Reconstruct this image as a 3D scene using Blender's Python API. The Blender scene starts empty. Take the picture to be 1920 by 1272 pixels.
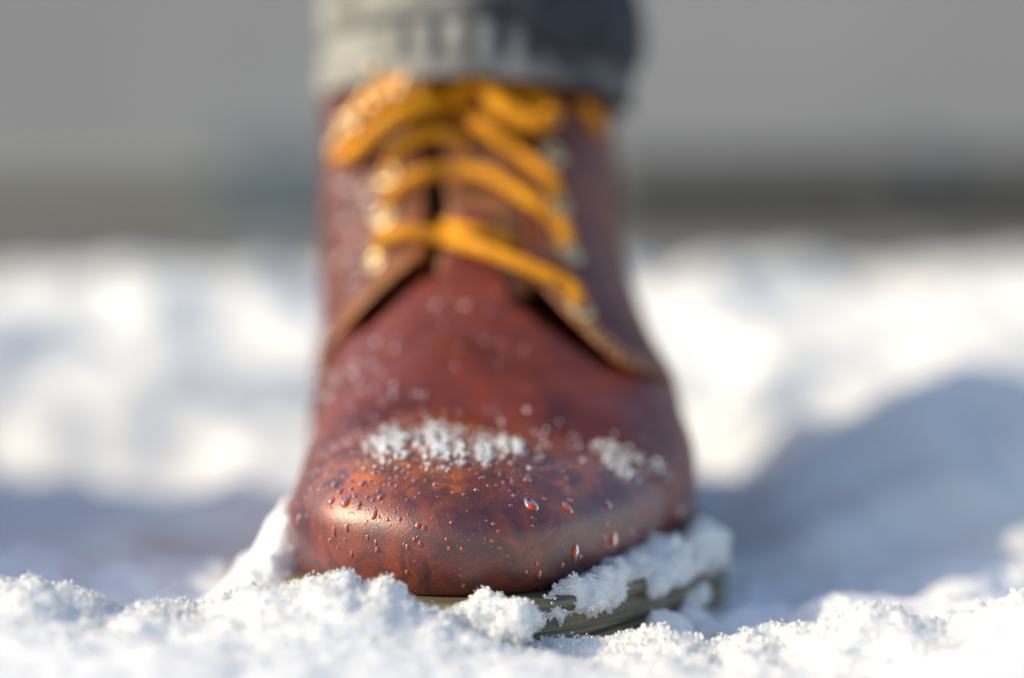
import bpy, math, random
import numpy as np
from mathutils import Vector
from mathutils.bvhtree import BVHTree

random.seed(7)
RNG = np.random.default_rng(11)
S = bpy.context.scene
R = math.radians

# ------------------------------------------------------------------ camera, light, exposure
CAMH = 0.127
FPX = 3573.0                      # focal length in photo pixels (1920 wide)
PITCH = math.atan(236 / FPX)
cam_d = bpy.data.cameras.new('camera')
cam = bpy.data.objects.new('camera', cam_d)
S.collection.objects.link(cam)
cam.location = (0, 0, CAMH)
cam.rotation_euler = (R(90) - PITCH, 0, 0)
cam_d.sensor_width = 36
cam_d.lens = 67.0
cam_d.clip_start = 0.02
cam_d.clip_end = 300
cam_d.dof.use_dof = True
cam_d.dof.focus_distance = 0.508
cam_d.dof.aperture_fstop = 2.3
cam_d.dof.aperture_blades = 0
S.camera = cam

SUN_EL, SUN_AZ = R(31), R(81)     # azimuth measured from the camera side towards the left
w = bpy.data.worlds.new('World'); S.world = w; w.use_nodes = True
nt = w.node_tree
bg = nt.nodes['Background']
sky = nt.nodes.new('ShaderNodeTexSky'); sky.sky_type = 'NISHITA'; sky.sun_disc = False
sky.sun_elevation = SUN_EL
sky.air_density = 1.0; sky.dust_density = 1.5; sky.ozone_density = 1.0
sdir = Vector((-math.cos(SUN_EL) * math.sin(SUN_AZ), -math.cos(SUN_EL) * math.cos(SUN_AZ), math.sin(SUN_EL)))
sky.sun_rotation = math.atan2(sdir.x, sdir.y)
nt.links.new(sky.outputs[0], bg.inputs[0]); bg.inputs[1].default_value = 0.15
sl = bpy.data.lights.new('sun', 'SUN'); sl.energy = 2.9; sl.angle = R(0.6); sl.color = (1, 0.86, 0.60)
so = bpy.data.objects.new('sun', sl); S.collection.objects.link(so)
so.rotation_euler = sdir.to_track_quat('Z', 'Y').to_euler(); so.location = (-3, -1, 3)
S.view_settings.view_transform = 'Standard'; S.view_settings.look = 'None'
S.view_settings.exposure = 0.47; S.view_settings.gamma = 1; S.view_settings.use_curve_mapping = False
cy = S.cycles
cy.use_denoising = True
cy.max_bounces = 10; cy.diffuse_bounces = 5; cy.glossy_bounces = 4; cy.transmission_bounces = 6
cy.sample_clamp_indirect = 6; cy.sample_clamp_direct = 0
cy.caustics_reflective = False; cy.caustics_refractive = False

# ------------------------------------------------------------------ helpers
def tag(o, label=None, cat=None, group=None, kind=None):
    if label: o['label'] = label
    if cat: o['category'] = cat
    if group: o['group'] = group
    if kind: o['kind'] = kind
    return o

def link(name, me, mat=None, parent=None):
    o = bpy.data.objects.new(name, me); S.collection.objects.link(o)
    if mat is not None and len(me.materials) == 0: me.materials.append(mat)
    if parent is not None: o.parent = parent
    return o

def mesh_np(name, V, F, smooth=True):
    V = np.asarray(V, np.float32); F = np.asarray(F, np.int32)
    me = bpy.data.meshes.new(name)
    n = F.shape[1]
    me.vertices.add(len(V)); me.vertices.foreach_set('co', V.ravel())
    me.loops.add(F.size); me.loops.foreach_set('vertex_index', F.ravel())
    me.polygons.add(len(F))
    me.polygons.foreach_set('loop_start', np.arange(0, F.size, n, dtype=np.int32))
    me.polygons.foreach_set('loop_total', np.full(len(F), n, np.int32))
    me.update(calc_edges=True)
    me.polygons.foreach_set('use_smooth', np.full(len(F), smooth))
    me.validate()
    return me

def attr(me, name, vals):
    a = me.attributes.new(name, 'FLOAT', 'POINT'); a.data.foreach_set('value', np.asarray(vals, np.float32))

def sstep(a, b, x):
    t = np.clip((x - a) / (b - a), 0, 1); return t * t * (3 - 2 * t)

def spl(x, xs, ys):
    """smooth monotone-ish cubic interpolation of a table (Catmull-Rom tangents)"""
    xs = np.asarray(xs, float); ys = np.asarray(ys, float)
    m = np.gradient(ys, xs)
    xc = np.clip(x, xs[0], xs[-1])
    i = np.clip(np.searchsorted(xs, xc) - 1, 0, len(xs) - 2)
    h = xs[i + 1] - xs[i]; t = (xc - xs[i]) / h
    return ((2*t**3 - 3*t**2 + 1) * ys[i] + (t**3 - 2*t**2 + t) * h * m[i]
            + (-2*t**3 + 3*t**2) * ys[i + 1] + (t**3 - t**2) * h * m[i + 1])

_lat = RNG.random((64, 64, 64)).astype(np.float32) * 2 - 1
def noise3(x, y, z, scale, seed=0):
    """value noise on a 64^3 lattice; scale = feature size in metres"""
    x = np.asarray(x, np.float32) / scale + seed * 7.31; y = np.asarray(y, np.float32) / scale + seed * 3.17
    z = np.asarray(z, np.float32) / scale + seed * 5.77
    x, y, z = np.broadcast_arrays(x, y, z)
    xi = np.floor(x).astype(np.int32); yi = np.floor(y).astype(np.int32); zi = np.floor(z).astype(np.int32)
    fx = x - xi; fy = y - yi; fz = z - zi
    fx = fx*fx*(3-2*fx); fy = fy*fy*(3-2*fy); fz = fz*fz*(3-2*fz)
    x0 = xi & 63; x1 = (xi+1) & 63; y0 = yi & 63; y1 = (yi+1) & 63; z0 = zi & 63; z1 = (zi+1) & 63
    L = _lat
    a = L[x0,y0,z0]*(1-fx) + L[x1,y0,z0]*fx
    b = L[x0,y1,z0]*(1-fx) + L[x1,y1,z0]*fx
    c = L[x0,y0,z1]*(1-fx) + L[x1,y0,z1]*fx
    d = L[x0,y1,z1]*(1-fx) + L[x1,y1,z1]*fx
    return (a*(1-fy)+b*fy)*(1-fz) + (c*(1-fy)+d*fy)*fz

def surface_net(f, o, h):
    """naive surface nets: f<0 inside. returns verts, quads"""
    ins = f < 0
    nx, ny, nz = f.shape
    cnt = np.zeros((nx-1, ny-1, nz-1), np.int8)
    for dx in (0, 1):
        for dy in (0, 1):
            for dz in (0, 1):
                cnt += ins[dx:nx-1+dx, dy:ny-1+dy, dz:nz-1+dz]
    act = (cnt > 0) & (cnt < 8)
    I, J, K = np.nonzero(act)
    idx = np.full(act.shape, -1, np.int32); idx[I, J, K] = np.arange(len(I))
    acc = np.zeros((len(I), 3)); num = np.zeros(len(I))
    co = [(a, b, c) for a in (0, 1) for b in (0, 1) for c in (0, 1)]
    for p in range(8):
        for q in range(p+1, 8):
            d = [abs(co[p][k] - co[q][k]) for k in range(3)]
            if sum(d) != 1: continue
            v0 = f[I+co[p][0], J+co[p][1], K+co[p][2]]; v1 = f[I+co[q][0], J+co[q][1], K+co[q][2]]
            m = (v0 < 0) != (v1 < 0)
            t = np.where(m, v0 / np.where(m, v0 - v1, 1), 0)
            for k in range(3):
                acc[:, k] += np.where(m, co[p][k] + t * (co[q][k] - co[p][k]), 0)
            num += m
    V = (acc / num[:, None] + np.stack([I, J, K], 1)) * h + np.array(o)
    Q = []
    for ax in range(3):
        s0 = [slice(None)]*3; s1 = [slice(None)]*3
        s0[ax] = slice(0, -1); s1[ax] = slice(1, None)
        A = ins[tuple(s0)]; B = ins[tuple(s1)]
        for flip in (0, 1):
            e = (A & ~B) if flip == 0 else (~A & B)
            P = list(np.nonzero(e))
            b, c = [(1, 2), (2, 0), (0, 1)][ax]
            ok = (P[b] > 0) & (P[c] > 0) & (P[b] < f.shape[b]-1) & (P[c] < f.shape[c]-1)
            P = [p[ok] for p in P]
            def cell(db, dc):
                q = [P[0].copy(), P[1].copy(), P[2].copy()]; q[b] = q[b] + db; q[c] = q[c] + dc
                return idx[q[0], q[1], q[2]]
            quad = np.stack([cell(-1, -1), cell(0, -1), cell(0, 0), cell(-1, 0)], 1)
            if flip: quad = quad[:, ::-1]
            Q.append(quad)
    Q = np.concatenate(Q)
    Q = Q[(Q >= 0).all(1)]
    return V, Q

def grid(lo, hi, h):
    ax = [np.arange(lo[k], hi[k] + h, h, dtype=np.float32) for k in range(3)]
    return ax[0][:, None, None], ax[1][None, :, None], ax[2][None, None, :]

def norm_field(F, h):
    gx, gy, gz = np.gradient(F, h)
    g = np.sqrt(gx*gx + gy*gy + gz*gz)
    return F / np.maximum(g, 4.0)

def smin(a, b, k):
    hh = np.clip(0.5 + 0.5 * (b - a) / k, 0, 1)
    return b * (1 - hh) + a * hh - k * hh * (1 - hh)
def smax(a, b, k): return -smin(-a, -b, k)

cp, sp = math.cos(PITCH), math.sin(PITCH)
def ray(px, py):
    a = (px - 960) / FPX; b = -(py - 636) / FPX
    return Vector((a, cp + b * sp, -sp + b * cp)).normalized()
def at(px, py, Y):
    r = ray(px, py); return Vector((0, 0, CAMH)) + r * (Y / r.y)

# ------------------------------------------------------------------ materials
def new_mat(name):
    m = bpy.data.materials.new(name); m.use_nodes = True
    return m, m.node_tree.nodes, m.node_tree.links, m.node_tree.nodes['Principled BSDF']
def coords(N, L, scale=None):
    tc = N.new('ShaderNodeNewGeometry')
    if scale is None: return tc.outputs['Position']
    mp = N.new('ShaderNodeMapping'); mp.inputs['Scale'].default_value = scale
    L.new(tc.outputs['Position'], mp.inputs['Vector']); return mp.outputs['Vector']
def noise_n(N, L, vec, scale, detail=4, rough=0.6, dist=0.0):
    n = N.new('ShaderNodeTexNoise'); n.inputs['Scale'].default_value = scale
    n.inputs['Detail'].default_value = detail; n.inputs['Roughness'].default_value = rough
    n.inputs['Distortion'].default_value = dist
    L.new(vec, n.inputs['Vector']); return n.outputs['Fac']
def ramp(N, L, fac, stops):
    r = N.new('ShaderNodeValToRGB'); L.new(fac, r.inputs['Fac'])
    e = r.color_ramp.elements
    while len(e) < len(stops): e.new(0.5)
    for k, (p, c) in enumerate(stops):
        e[k].position = p; e[k].color = (*c, 1) if len(c) == 3 else c
    return r.outputs['Color']
def mixc(N, L, fac, a, b, mode='MIX'):
    m = N.new('ShaderNodeMix'); m.data_type = 'RGBA'; m.blend_type = mode
    for s, v in ((0, fac), (6, a), (7, b)):
        if hasattr(v, 'links'): L.new(v, m.inputs[s])
        elif s == 0: m.inputs[0].default_value = v
        else: m.inputs[s].default_value = (*v, 1)
    return m.outputs[2]
def math_n(N, L, op, a, b):
    m = N.new('ShaderNodeMath'); m.operation = op
    for s, v in ((0, a), (1, b)):
        if hasattr(v, 'links'): L.new(v, m.inputs[s])
        else: m.inputs[s].default_value = v
    return m.outputs[0]
def bump(N, L, B, height, strength, dist, prev=None):
    b = N.new('ShaderNodeBump'); b.inputs['Strength'].default_value = strength; b.inputs['Distance'].default_value = dist
    L.new(height, b.inputs['Height'])
    if prev is not None: L.new(prev, b.inputs['Normal'])
    L.new(b.outputs[0], B.inputs['Normal']); return b.outputs[0]

def leather(name, dark, mid, light, wear_glow_col, rough=0.36, wet=0.35, spec=0.45, patina=0.0):
    m, N, L, B = new_mat(name)
    P = coords(N, L)
    n1 = noise_n(N, L, P, 42, 5, 0.62, 0.4)
    n2 = noise_n(N, L, P, 260, 4, 0.7)
    n3 = noise_n(N, L, P, 1500, 3, 0.7)
    c = ramp(N, L, n1, [(0.22, dark), (0.5, mid), (0.80, light)])
    c = mixc(N, L, math_n(N, L, 'MULTIPLY', ramp(N, L, n2, [(0.45, (0, 0, 0)), (0.75, (1, 1, 1))]), 0.45), c, dark)
    a = N.new('ShaderNodeAttribute'); a.attribute_name = 'wear_glow'
    wm = math_n(N, L, 'MULTIPLY', a.outputs['Fac'], ramp(N, L, n2, [(0.3, (0.2, 0.2, 0.2)), (0.62, (1, 1, 1))]))
    c = mixc(N, L, wm, c, wear_glow_col)
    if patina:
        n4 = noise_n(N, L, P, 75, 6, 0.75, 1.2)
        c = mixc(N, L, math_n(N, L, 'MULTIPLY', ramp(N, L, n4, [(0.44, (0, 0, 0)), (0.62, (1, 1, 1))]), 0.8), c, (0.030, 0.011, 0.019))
    # tiny bright flecks of scuffed grain
    sp_ = math_n(N, L, 'MULTIPLY', ramp(N, L, n3, [(0.62, (0, 0, 0)), (0.74, (1, 1, 1))]),
                 ramp(N, L, n1, [(0.42, (0, 0, 0)), (0.6, (0.5, 0.5, 0.5))]))
    c = mixc(N, L, sp_, c, wear_glow_col)
    L.new(c, B.inputs['Base Color'])
    L.new(math_n(N, L, 'ADD', math_n(N, L, 'MULTIPLY', n2, 0.22), rough - 0.11), B.inputs['Roughness'])
    B.inputs['Specular IOR Level'].default_value = spec
    B.inputs['Coat Weight'].default_value = wet
    B.inputs['Coat Roughness'].default_value = 0.36
    B.inputs['Coat IOR'].default_value = 1.55
    v = N.new('ShaderNodeTexVoronoi'); v.inputs['Scale'].default_value = 1900; L.new(P, v.inputs['Vector'])
    b1 = bump(N, L, B, v.outputs['Distance'], 0.3, 0.00016)
    b2 = bump(N, L, B, n3, 0.4, 0.00022, b1)
    b3 = bump(N, L, B, n2, 0.3, 0.0006, b2)
    L.new(b2, B.inputs['Coat Normal'])
    return m

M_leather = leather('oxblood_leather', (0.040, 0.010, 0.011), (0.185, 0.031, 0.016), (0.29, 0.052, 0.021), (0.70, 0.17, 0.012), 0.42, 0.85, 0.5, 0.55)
M_vamp = leather('vamp_leather', (0.040, 0.008, 0.006), (0.165, 0.023, 0.010), (0.26, 0.040, 0.014), (0.60, 0.15, 0.012), 0.43, 0.42, 0.42)
M_quarter = leather('quarter_leather', (0.045, 0.012, 0.008), (0.150, 0.034, 0.015), (0.24, 0.055, 0.024), (0.60, 0.22, 0.035), 0.45, 0.15, 0.32)
M_tongue = leather('tongue_leather', (0.10, 0.035, 0.018), (0.22, 0.08, 0.035), (0.34, 0.13, 0.05), (0.5, 0.2, 0.05), 0.5, 0.1)
m, N, L, B = new_mat('lining'); B.inputs['Base Color'].default_value = (0.02, 0.012, 0.009, 1); B.inputs['Roughness'].default_value = 0.9
M_lining = m

m, N, L, B = new_mat('sole_rubber')
P = coords(N, L, (12, 12, 420)); P2 = coords(N, L)
n = noise_n(N, L, P, 2.2, 5, 0.65); n2 = noise_n(N, L, P2, 300, 4)
c = ramp(N, L, n, [(0.3, (0.07, 0.055, 0.03)), (0.5, (0.20, 0.165, 0.095)), (0.7, (0.36, 0.31, 0.20))])
c = mixc(N, L, math_n(N, L, 'MULTIPLY', n2, 0.5), c, (0.05, 0.045, 0.03))
L.new(c, B.inputs['Base Color']); B.inputs['Roughness'].default_value = 0.5
bump(N, L, B, n, 0.6, 0.0008); M_sole = m

m, N, L, B = new_mat('lace_cord')
P = coords(N, L)
n = noise_n(N, L, P, 900, 3); n2 = noise_n(N, L, P, 120, 3)
c = ramp(N, L, n2, [(0.3, (0.50, 0.16, 0.003)), (0.7, (0.95, 0.42, 0.006))])
L.new(mixc(N, L, math_n(N, L, 'MULTIPLY', n, 0.35), c, (0.42, 0.12, 0.003)), B.inputs['Base Color'])
B.inputs['Roughness'].default_value = 0.6; B.inputs['Specular IOR Level'].default_value = 0.25
bump(N, L, B, n, 0.6, 0.0006); M_lace = m

m, N, L, B = new_mat('brass'); B.inputs['Base Color'].default_value = (0.82, 0.64, 0.34, 1)
B.inputs['Metallic'].default_value = 1; B.inputs['Roughness'].default_value = 0.38; M_brass = m
m, N, L, B = new_mat('thread'); B.inputs['Base Color'].default_value = (0.5, 0.33, 0.14, 1); B.inputs['Roughness'].default_value = 0.8; M_thread = m

def snow_mat(name, sss=True):
    m, N, L, B = new_mat(name)
    P = coords(N, L)
    n = noise_n(N, L, P, 1100, 3, 0.7); n2 = noise_n(N, L, P, 170, 5, 0.65)
    c = ramp(N, L, n2, [(0.3, (0.84, 0.845, 0.86)), (0.65, (0.90, 0.90, 0.895))] if sss else [(0.3, (0.78, 0.775, 0.76)), (0.65, (0.85, 0.84, 0.80))])
    L.new(c, B.inputs['Base Color'])
    B.inputs['Roughness'].default_value = 0.55
    B.inputs['Specular IOR Level'].default_value = 0.25
    if sss:
        B.inputs['Subsurface Weight'].default_value = 0.85
        B.inputs['Subsurface Radius'].default_value = (0.9, 1.0, 1.1)
        B.inputs['Subsurface Scale'].default_value = 0.006
    b = bump(N, L, B, n2, 0.5, 0.002)
    bump(N, L, B, n, 0.6, 0.0006, b)
    return m
M_snow = snow_mat('snow', True)
M_snow_far = snow_mat('snow_far', False)
m, N, L, B = new_mat('ice_crystal')
B.inputs['Base Color'].default_value = (0.93, 0.95, 0.97, 1); B.inputs['Roughness'].default_value = 0.18
B.inputs['Transmission Weight'].default_value = 0.35; B.inputs['IOR'].default_value = 1.31
M_ice = m
m, N, L, B = new_mat('wet_snow_grain')
B.inputs['Base Color'].default_value = (0.9, 0.9, 0.9, 1); B.inputs['Roughness'].default_value = 0.15
B.inputs['Transmission Weight'].default_value = 0.12; B.inputs['IOR'].default_value = 1.31
M_grain = m
m, N, L, B = new_mat('glint_bead')
B.inputs['Base Color'].default_value = (0.95, 0.93, 0.92, 1); B.inputs['Roughness'].default_value = 0.2; B.inputs['Metallic'].default_value = 0.3
M_bead = m
m, N, L, B = new_mat('wet_cord_glint')
B.inputs['Base Color'].default_value = (1.0, 0.78, 0.42, 1); B.inputs['Roughness'].default_value = 0.2; B.inputs['Metallic'].default_value = 0.3
M_gold = m
m, N, L, B = new_mat('water_drop')
B.inputs['Base Color'].default_value = (1.0, 0.42, 0.24, 1); B.inputs['Roughness'].default_value = 0.03
B.inputs['Transmission Weight'].default_value = 0.0; B.inputs['IOR'].default_value = 1.33
B.inputs['Base Color'].default_value = (0.75, 0.10, 0.012, 1)  # orange body colour stands in for sunlight focused through the drop
tr = N.new('ShaderNodeBsdfTransparent'); tr.inputs[0].default_value = (0.85, 0.50, 0.40, 1)
rf = N.new('ShaderNodeBsdfGlass'); rf.inputs['IOR'].default_value = 1.33; rf.inputs['Color'].default_value = (1, 0.62, 0.5, 1); rf.inputs['Roughness'].default_value = 0.02
gl_s = N.new('ShaderNodeBsdfGlossy'); gl_s.inputs['Roughness'].default_value = 0.10
fr = N.new('ShaderNodeFresnel'); fr.inputs[0].default_value = 1.33
m1 = N.new('ShaderNodeMixShader'); m1.inputs[0].default_value = 0.5
L.new(tr.outputs[0], m1.inputs[1]); L.new(rf.outputs[0], m1.inputs[2])
m2 = N.new('ShaderNodeMixShader'); m2.inputs[0].default_value = 0.5
L.new(m1.outputs[0], m2.inputs[1]); L.new(B.outputs[0], m2.inputs[2])
m3 = N.new('ShaderNodeMixShader'); L.new(fr.outputs[0], m3.inputs[0])
L.new(m2.outputs[0], m3.inputs[1]); L.new(gl_s.outputs[0], m3.inputs[2])
L.new(m3.outputs[0], N['Material Output'].inputs['Surface'])
M_drop = m

def denim(name, lo, hi, weave=1.0):
    m, N, L, B = new_mat(name)
    P = coords(N, L)
    wv = N.new('ShaderNodeTexWave'); wv.inputs['Scale'].default_value = 260; wv.bands_direction = 'DIAGONAL'
    wv.inputs['Distortion'].default_value = 1.5; L.new(P, wv.inputs['Vector'])
    n = noise_n(N, L, P, 60, 5, 0.65)
    c = ramp(N, L, n, [(0.3, lo), (0.7, hi)])
    c = mixc(N, L, math_n(N, L, 'MULTIPLY', wv.outputs['Fac'], 0.3 * weave), c, lo)
    a = N.new('ShaderNodeAttribute'); a.attribute_name = 'seam_shade'
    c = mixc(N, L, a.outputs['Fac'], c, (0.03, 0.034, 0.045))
    L.new(c, B.inputs['Base Color']); B.inputs['Roughness'].default_value = 0.9
    bump(N, L, B, wv.outputs['Fac'], 0.4, 0.0006)
    return m
M_cuff = denim('cuff_denim', (0.14, 0.14, 0.13), (0.44, 0.43, 0.39))
M_denim = denim('dark_denim', (0.018, 0.02, 0.026), (0.045, 0.05, 0.062))

# ------------------------------------------------------------------ background: ground, road, building
def sheet(name, x0, x1, y0, y1, z, mat, nx=2, ny=2):
    xs = np.linspace(x0, x1, nx); ys = np.linspace(y0, y1, ny)
    X, Y = np.meshgrid(xs, ys, indexing='ij')
    V = np.stack([X.ravel(), Y.ravel(), np.full(X.size, z)], 1)
    i = np.arange(nx * ny).reshape(nx, ny)
    F = np.stack([i[:-1, :-1].ravel(), i[1:, :-1].ravel(), i[1:, 1:].ravel(), i[:-1, 1:].ravel()], 1)
    o = link(name, mesh_np(name, V, F, False), mat); return tag(o, kind='structure')
def box(V, F, c, s):
    b = len(V); x, y, z = c; a, d, e = s[0]/2, s[1]/2, s[2]/2
    V += [(x-a,y-d,z-e),(x+a,y-d,z-e),(x+a,y+d,z-e),(x-a,y+d,z-e),(x-a,y-d,z+e),(x+a,y-d,z+e),(x+a,y+d,z+e),(x-a,y+d,z+e)]
    F += [(b,b+3,b+2,b+1),(b+4,b+5,b+6,b+7),(b,b+1,b+5,b+4),(b+1,b+2,b+6,b+5),(b+2,b+3,b+7,b+6),(b+3,b,b+4,b+7)]
def boxobj(name, boxes, mat, parent=None, bev=0.0):
    V, F = [], []
    for c, s in boxes: box(V, F, c, s)
    o = link(name, mesh_np(name, V, F, False), mat, parent)
    if bev:
        md = o.modifiers.new('bevel', 'BEVEL'); md.width = bev; md.segments = 2
    return o

def simple(name, c0, c1, sc, rough=0.85, bs=0.3, bd=0.01):
    m, N, L, B = new_mat(name); P = coords(N, L)
    n = noise_n(N, L, P, sc, 6, 0.65)
    L.new(ramp(N, L, n, [(0.3, c0), (0.7, c1)]), B.inputs['Base Color']); B.inputs['Roughness'].default_value = rough
    bump(N, L, B, n, bs, bd); return m
M_asph = simple('asphalt', (0.07, 0.068, 0.062), (0.13, 0.125, 0.115), 3)
M_road = simple('wet_asphalt', (0.16, 0.155, 0.145), (0.24, 0.235, 0.22), 2.5, 0.6)
M_wall = simple('grey_render', (0.40, 0.385, 0.375), (0.48, 0.465, 0.45), 0.3, 0.9)
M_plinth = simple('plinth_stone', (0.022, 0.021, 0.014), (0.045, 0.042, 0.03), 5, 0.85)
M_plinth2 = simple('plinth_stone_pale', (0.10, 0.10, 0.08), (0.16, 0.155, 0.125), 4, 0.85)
M_teal = simple('blue_grey_paint', (0.17, 0.21, 0.23), (0.21, 0.26, 0.28), 5, 0.5)
M_navy = simple('navy_paint', (0.010, 0.014, 0.022), (0.02, 0.026, 0.036), 8, 0.45)

sheet('ground', -120, 120, -60, 140, -0.06, M_asph)
sheet('road', -60, 60, 2.0, 15.6, -0.052, M_road)
WALLY = 16.6
bl = bpy.data.objects.new('building', None); S.collection.objects.link(bl); bl.location = (0, WALLY, 0)
tag(bl, 'plain pale grey building wall filling the background above a dark base', 'building')
o = boxobj('wall', [((0, 0.30, 3.25), (40, 0.4, 5.6))], M_wall, bl)
boxobj('parapet', [((0, 0.26, 6.12), (40.3, 0.6, 0.14))], M_plinth2, bl)
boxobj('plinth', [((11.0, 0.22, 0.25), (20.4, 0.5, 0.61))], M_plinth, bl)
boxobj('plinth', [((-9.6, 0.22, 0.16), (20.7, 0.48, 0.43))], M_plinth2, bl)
for c in bl.children: pass
# utility cabinet and litter bin by the wall
cab = bpy.data.objects.new('utility_cabinet', None); S.collection.objects.link(cab); cab.location = (-1.95, 16.1, -0.052)
tag(cab, 'low blue-grey metal cabinet standing at the wall behind the boot, left side', 'cabinet')
boxobj('body', [((0, 0, 0.36), (1.0, 0.35, 0.62))], M_teal, cab, 0.01)
boxobj('base', [((0, 0, 0.025), (0.94, 0.32, 0.05))], M_plinth, cab)
boxobj('lid', [((0, 0, 0.69), (1.06, 0.40, 0.035))], M_teal, cab, 0.006)
for s in (-1, 1):
    d_ = boxobj('door', [((s * 0.25, -0.182, 0.36), (0.47, 0.012, 0.56))], M_teal, cab, 0.003)
    boxobj('handle', [((s * 0.09, -0.197, 0.38), (0.02, 0.018, 0.12))], M_navy, d_)

def lathe(prof, n=28, sx=1.0, sy=1.0):
    V, F = [], []
    for r, z in prof:
        for k in range(n):
            a = 2*math.pi*k/n; V.append((r*math.cos(a)*sx, r*math.sin(a)*sy, z))
    for i in range(len(prof)-1):
        for k in range(n):
            F.append((i*n+k, i*n+(k+1) % n, (i+1)*n+(k+1) % n, (i+1)*n+k))
    return V, F
binr = bpy.data.objects.new('litter_bin', None); S.collection.objects.link(binr); binr.location = (3.40, 16.0, -0.052)
tag(binr, 'dark navy round litter bin standing before the wall base, far right', 'litter bin')
link('drum', mesh_np('drum', *lathe([(0.001, 0.03), (0.24, 0.03), (0.26, 0.06), (0.28, 0.5), (0.275, 0.52), (0.25, 0.52), (0.24, 0.06), (0.001, 0.06)])), M_navy, binr)
link('hood', mesh_np('hood', *lathe([(0.29, 0.56), (0.285, 0.60), (0.2, 0.67), (0.001, 0.69)])), M_navy, binr)
link('foot', mesh_np('foot', *lathe([(0.001, 0.0), (0.2, 0.0), (0.2, 0.03), (0.001, 0.031)])), M_navy, binr)

# ------------------------------------------------------------------ boot body field
H = 0.001
LO = (-0.086, 0.486, 0.004); HI = (0.078, 0.836, 0.192)
X, Y, Z = grid(LO, HI, H)

XC = -0.012
def foot_half(Yv):
    xl = spl(Yv, [0.49, 0.54, 0.57, 0.60, 0.65, 0.70, 0.76, 0.82], [-0.062, -0.0640, -0.0655, -0.0660, -0.0665, -0.066, -0.062, -0.058])
    xr = spl(Yv, [0.49, 0.54, 0.57, 0.60, 0.65, 0.70, 0.76, 0.82], [0.053, 0.0560, 0.0595, 0.0600, 0.0555, 0.046, 0.038, 0.034])
    return xl, xr
def front_term(x, Yv):
    vl = np.clip((0.557 - Yv) / 0.057, 0, None); vr = np.clip((0.61 - Yv) / 0.11, 0, None)
    t = sstep(-0.05, 0.03, x)
    return (vl ** 2.2) * (1 - t) + (vr ** 1.35) * t, t
def back_term(Yv): return np.clip((Yv - 0.765) / 0.042, 0, None) ** 2.2

xl, xr = foot_half(Y)
ft, tt = front_term(X, Y)
bt = back_term(Y)
side = np.where(X < XC, (XC - X) / (XC - xl), (X - XC) / (xr - XC)) + 1e-6
uexp = 2.3 * (1 - tt) + 1.9 * tt
zm = 0.0405
Hup = spl(Y, [0.49, 0.52, 0.535, 0.555, 0.58, 0.605, 0.63, 0.66, 0.70, 0.8], [0.019, 0.0205, 0.0222, 0.026, 0.0385, 0.0545, 0.0705, 0.0805, 0.0875, 0.0875])
hz = np.where(Z > zm, (Z - zm) / Hup, (zm - Z) / 0.034)
foot = side ** uexp + np.clip(np.abs(hz), 0, 6) ** np.where(Z > zm, 2.15, 2.6) + ft + bt
foot = norm_field((foot - 1).astype(np.float32), H)
# shaft
sxl = spl(Z, [0.0, 0.06, 0.10, 0.13, 0.17, 0.20], [-0.064, -0.0665, -0.0675, -0.069, -0.0705, -0.0705])
sxr = spl(Z, [0.0, 0.05, 0.072, 0.089, 0.107, 0.14, 0.17, 0.20], [0.050, 0.052, 0.049, 0.044, 0.0405, 0.038, 0.037, 0.037])
syf = spl(Z, [0.0, 0.06, 0.09, 0.113, 0.135, 0.155, 0.171, 0.20], [0.60, 0.608, 0.618, 0.634, 0.652, 0.670, 0.684, 0.706])
syb = spl(Z, [0.0, 0.03, 0.06, 0.10, 0.15, 0.20], [0.795, 0.805, 0.812, 0.802, 0.806, 0.815])
sc_x = (sxl + sxr) / 2; sa = (sxr - sxl) / 2; sc_y = (syf + syb) / 2; sb = (syb - syf) / 2
sh = (np.abs(X - sc_x) / sa) ** 2.25 + (np.abs(Y - sc_y) / sb) ** 2.15 - 1
sh = norm_field(sh.astype(np.float32), H)
phi = smin(foot, sh, 0.014)
del foot, sh, hz, side
# walking creases across the vamp and a sagging dent
wob = 0.004 * np.sin(X * 55) + 0.003 * np.sin(X * 130 + 1)
for yc_, amp, wd in ((0.562, 0.0016, 0.0045), (0.578, -0.0007, 0.006), (0.592, 0.0012, 0.004)):
    phi = phi + (amp * np.exp(-((Y + wob - yc_) / wd) ** 2) * (Z > 0.045) * sstep(-0.06, -0.03, X) * (1 - sstep(0.02, 0.05, X))).astype(np.float32)
phi = phi + (0.0006 * noise3(X, Y, Z, 0.017, 1)).astype(np.float32)

def ext(f): return surface_net(np.ascontiguousarray(f), LO, H)
WELT_Z = 0.0245
bottom = WELT_Z - Z

# toe-cap seam
cap_y = 0.5385 + 0.55 * np.clip(X - XC, 0, None) ** 1 * 0.5 + 2.2 * (X - XC) ** 2
capreg = (Y - cap_y)                       # <0 in cap
capreg = np.broadcast_to(capreg, phi.shape)
# quarter lower edge, z over x
zq = spl(X, [-0.075, -0.065, -0.054, -0.045, -0.028, -0.012, 0.0035, 0.021, 0.033, 0.049, 0.07],
         [0.070, 0.0765, 0.090, 0.099, 0.1135, 0.114, 0.108, 0.091, 0.0800, 0.0740, 0.068])
qz = zq - 1.6 * np.clip(Y - 0.630, 0, None)          # edge drops to the welt along the sides
qreg = qz - Z                                         # <0 in quarter
gl = -0.0285 - 0.045 * (Z - 0.111); gr = 0.0040 + 0.055 * (Z - 0.105)
gap = np.maximum(gl - X, X - gr)                      # <0 inside the gap
gap = smax(gap, (Y - 0.72), 0.002)
gap_w = np.minimum(0, 0)

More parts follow.
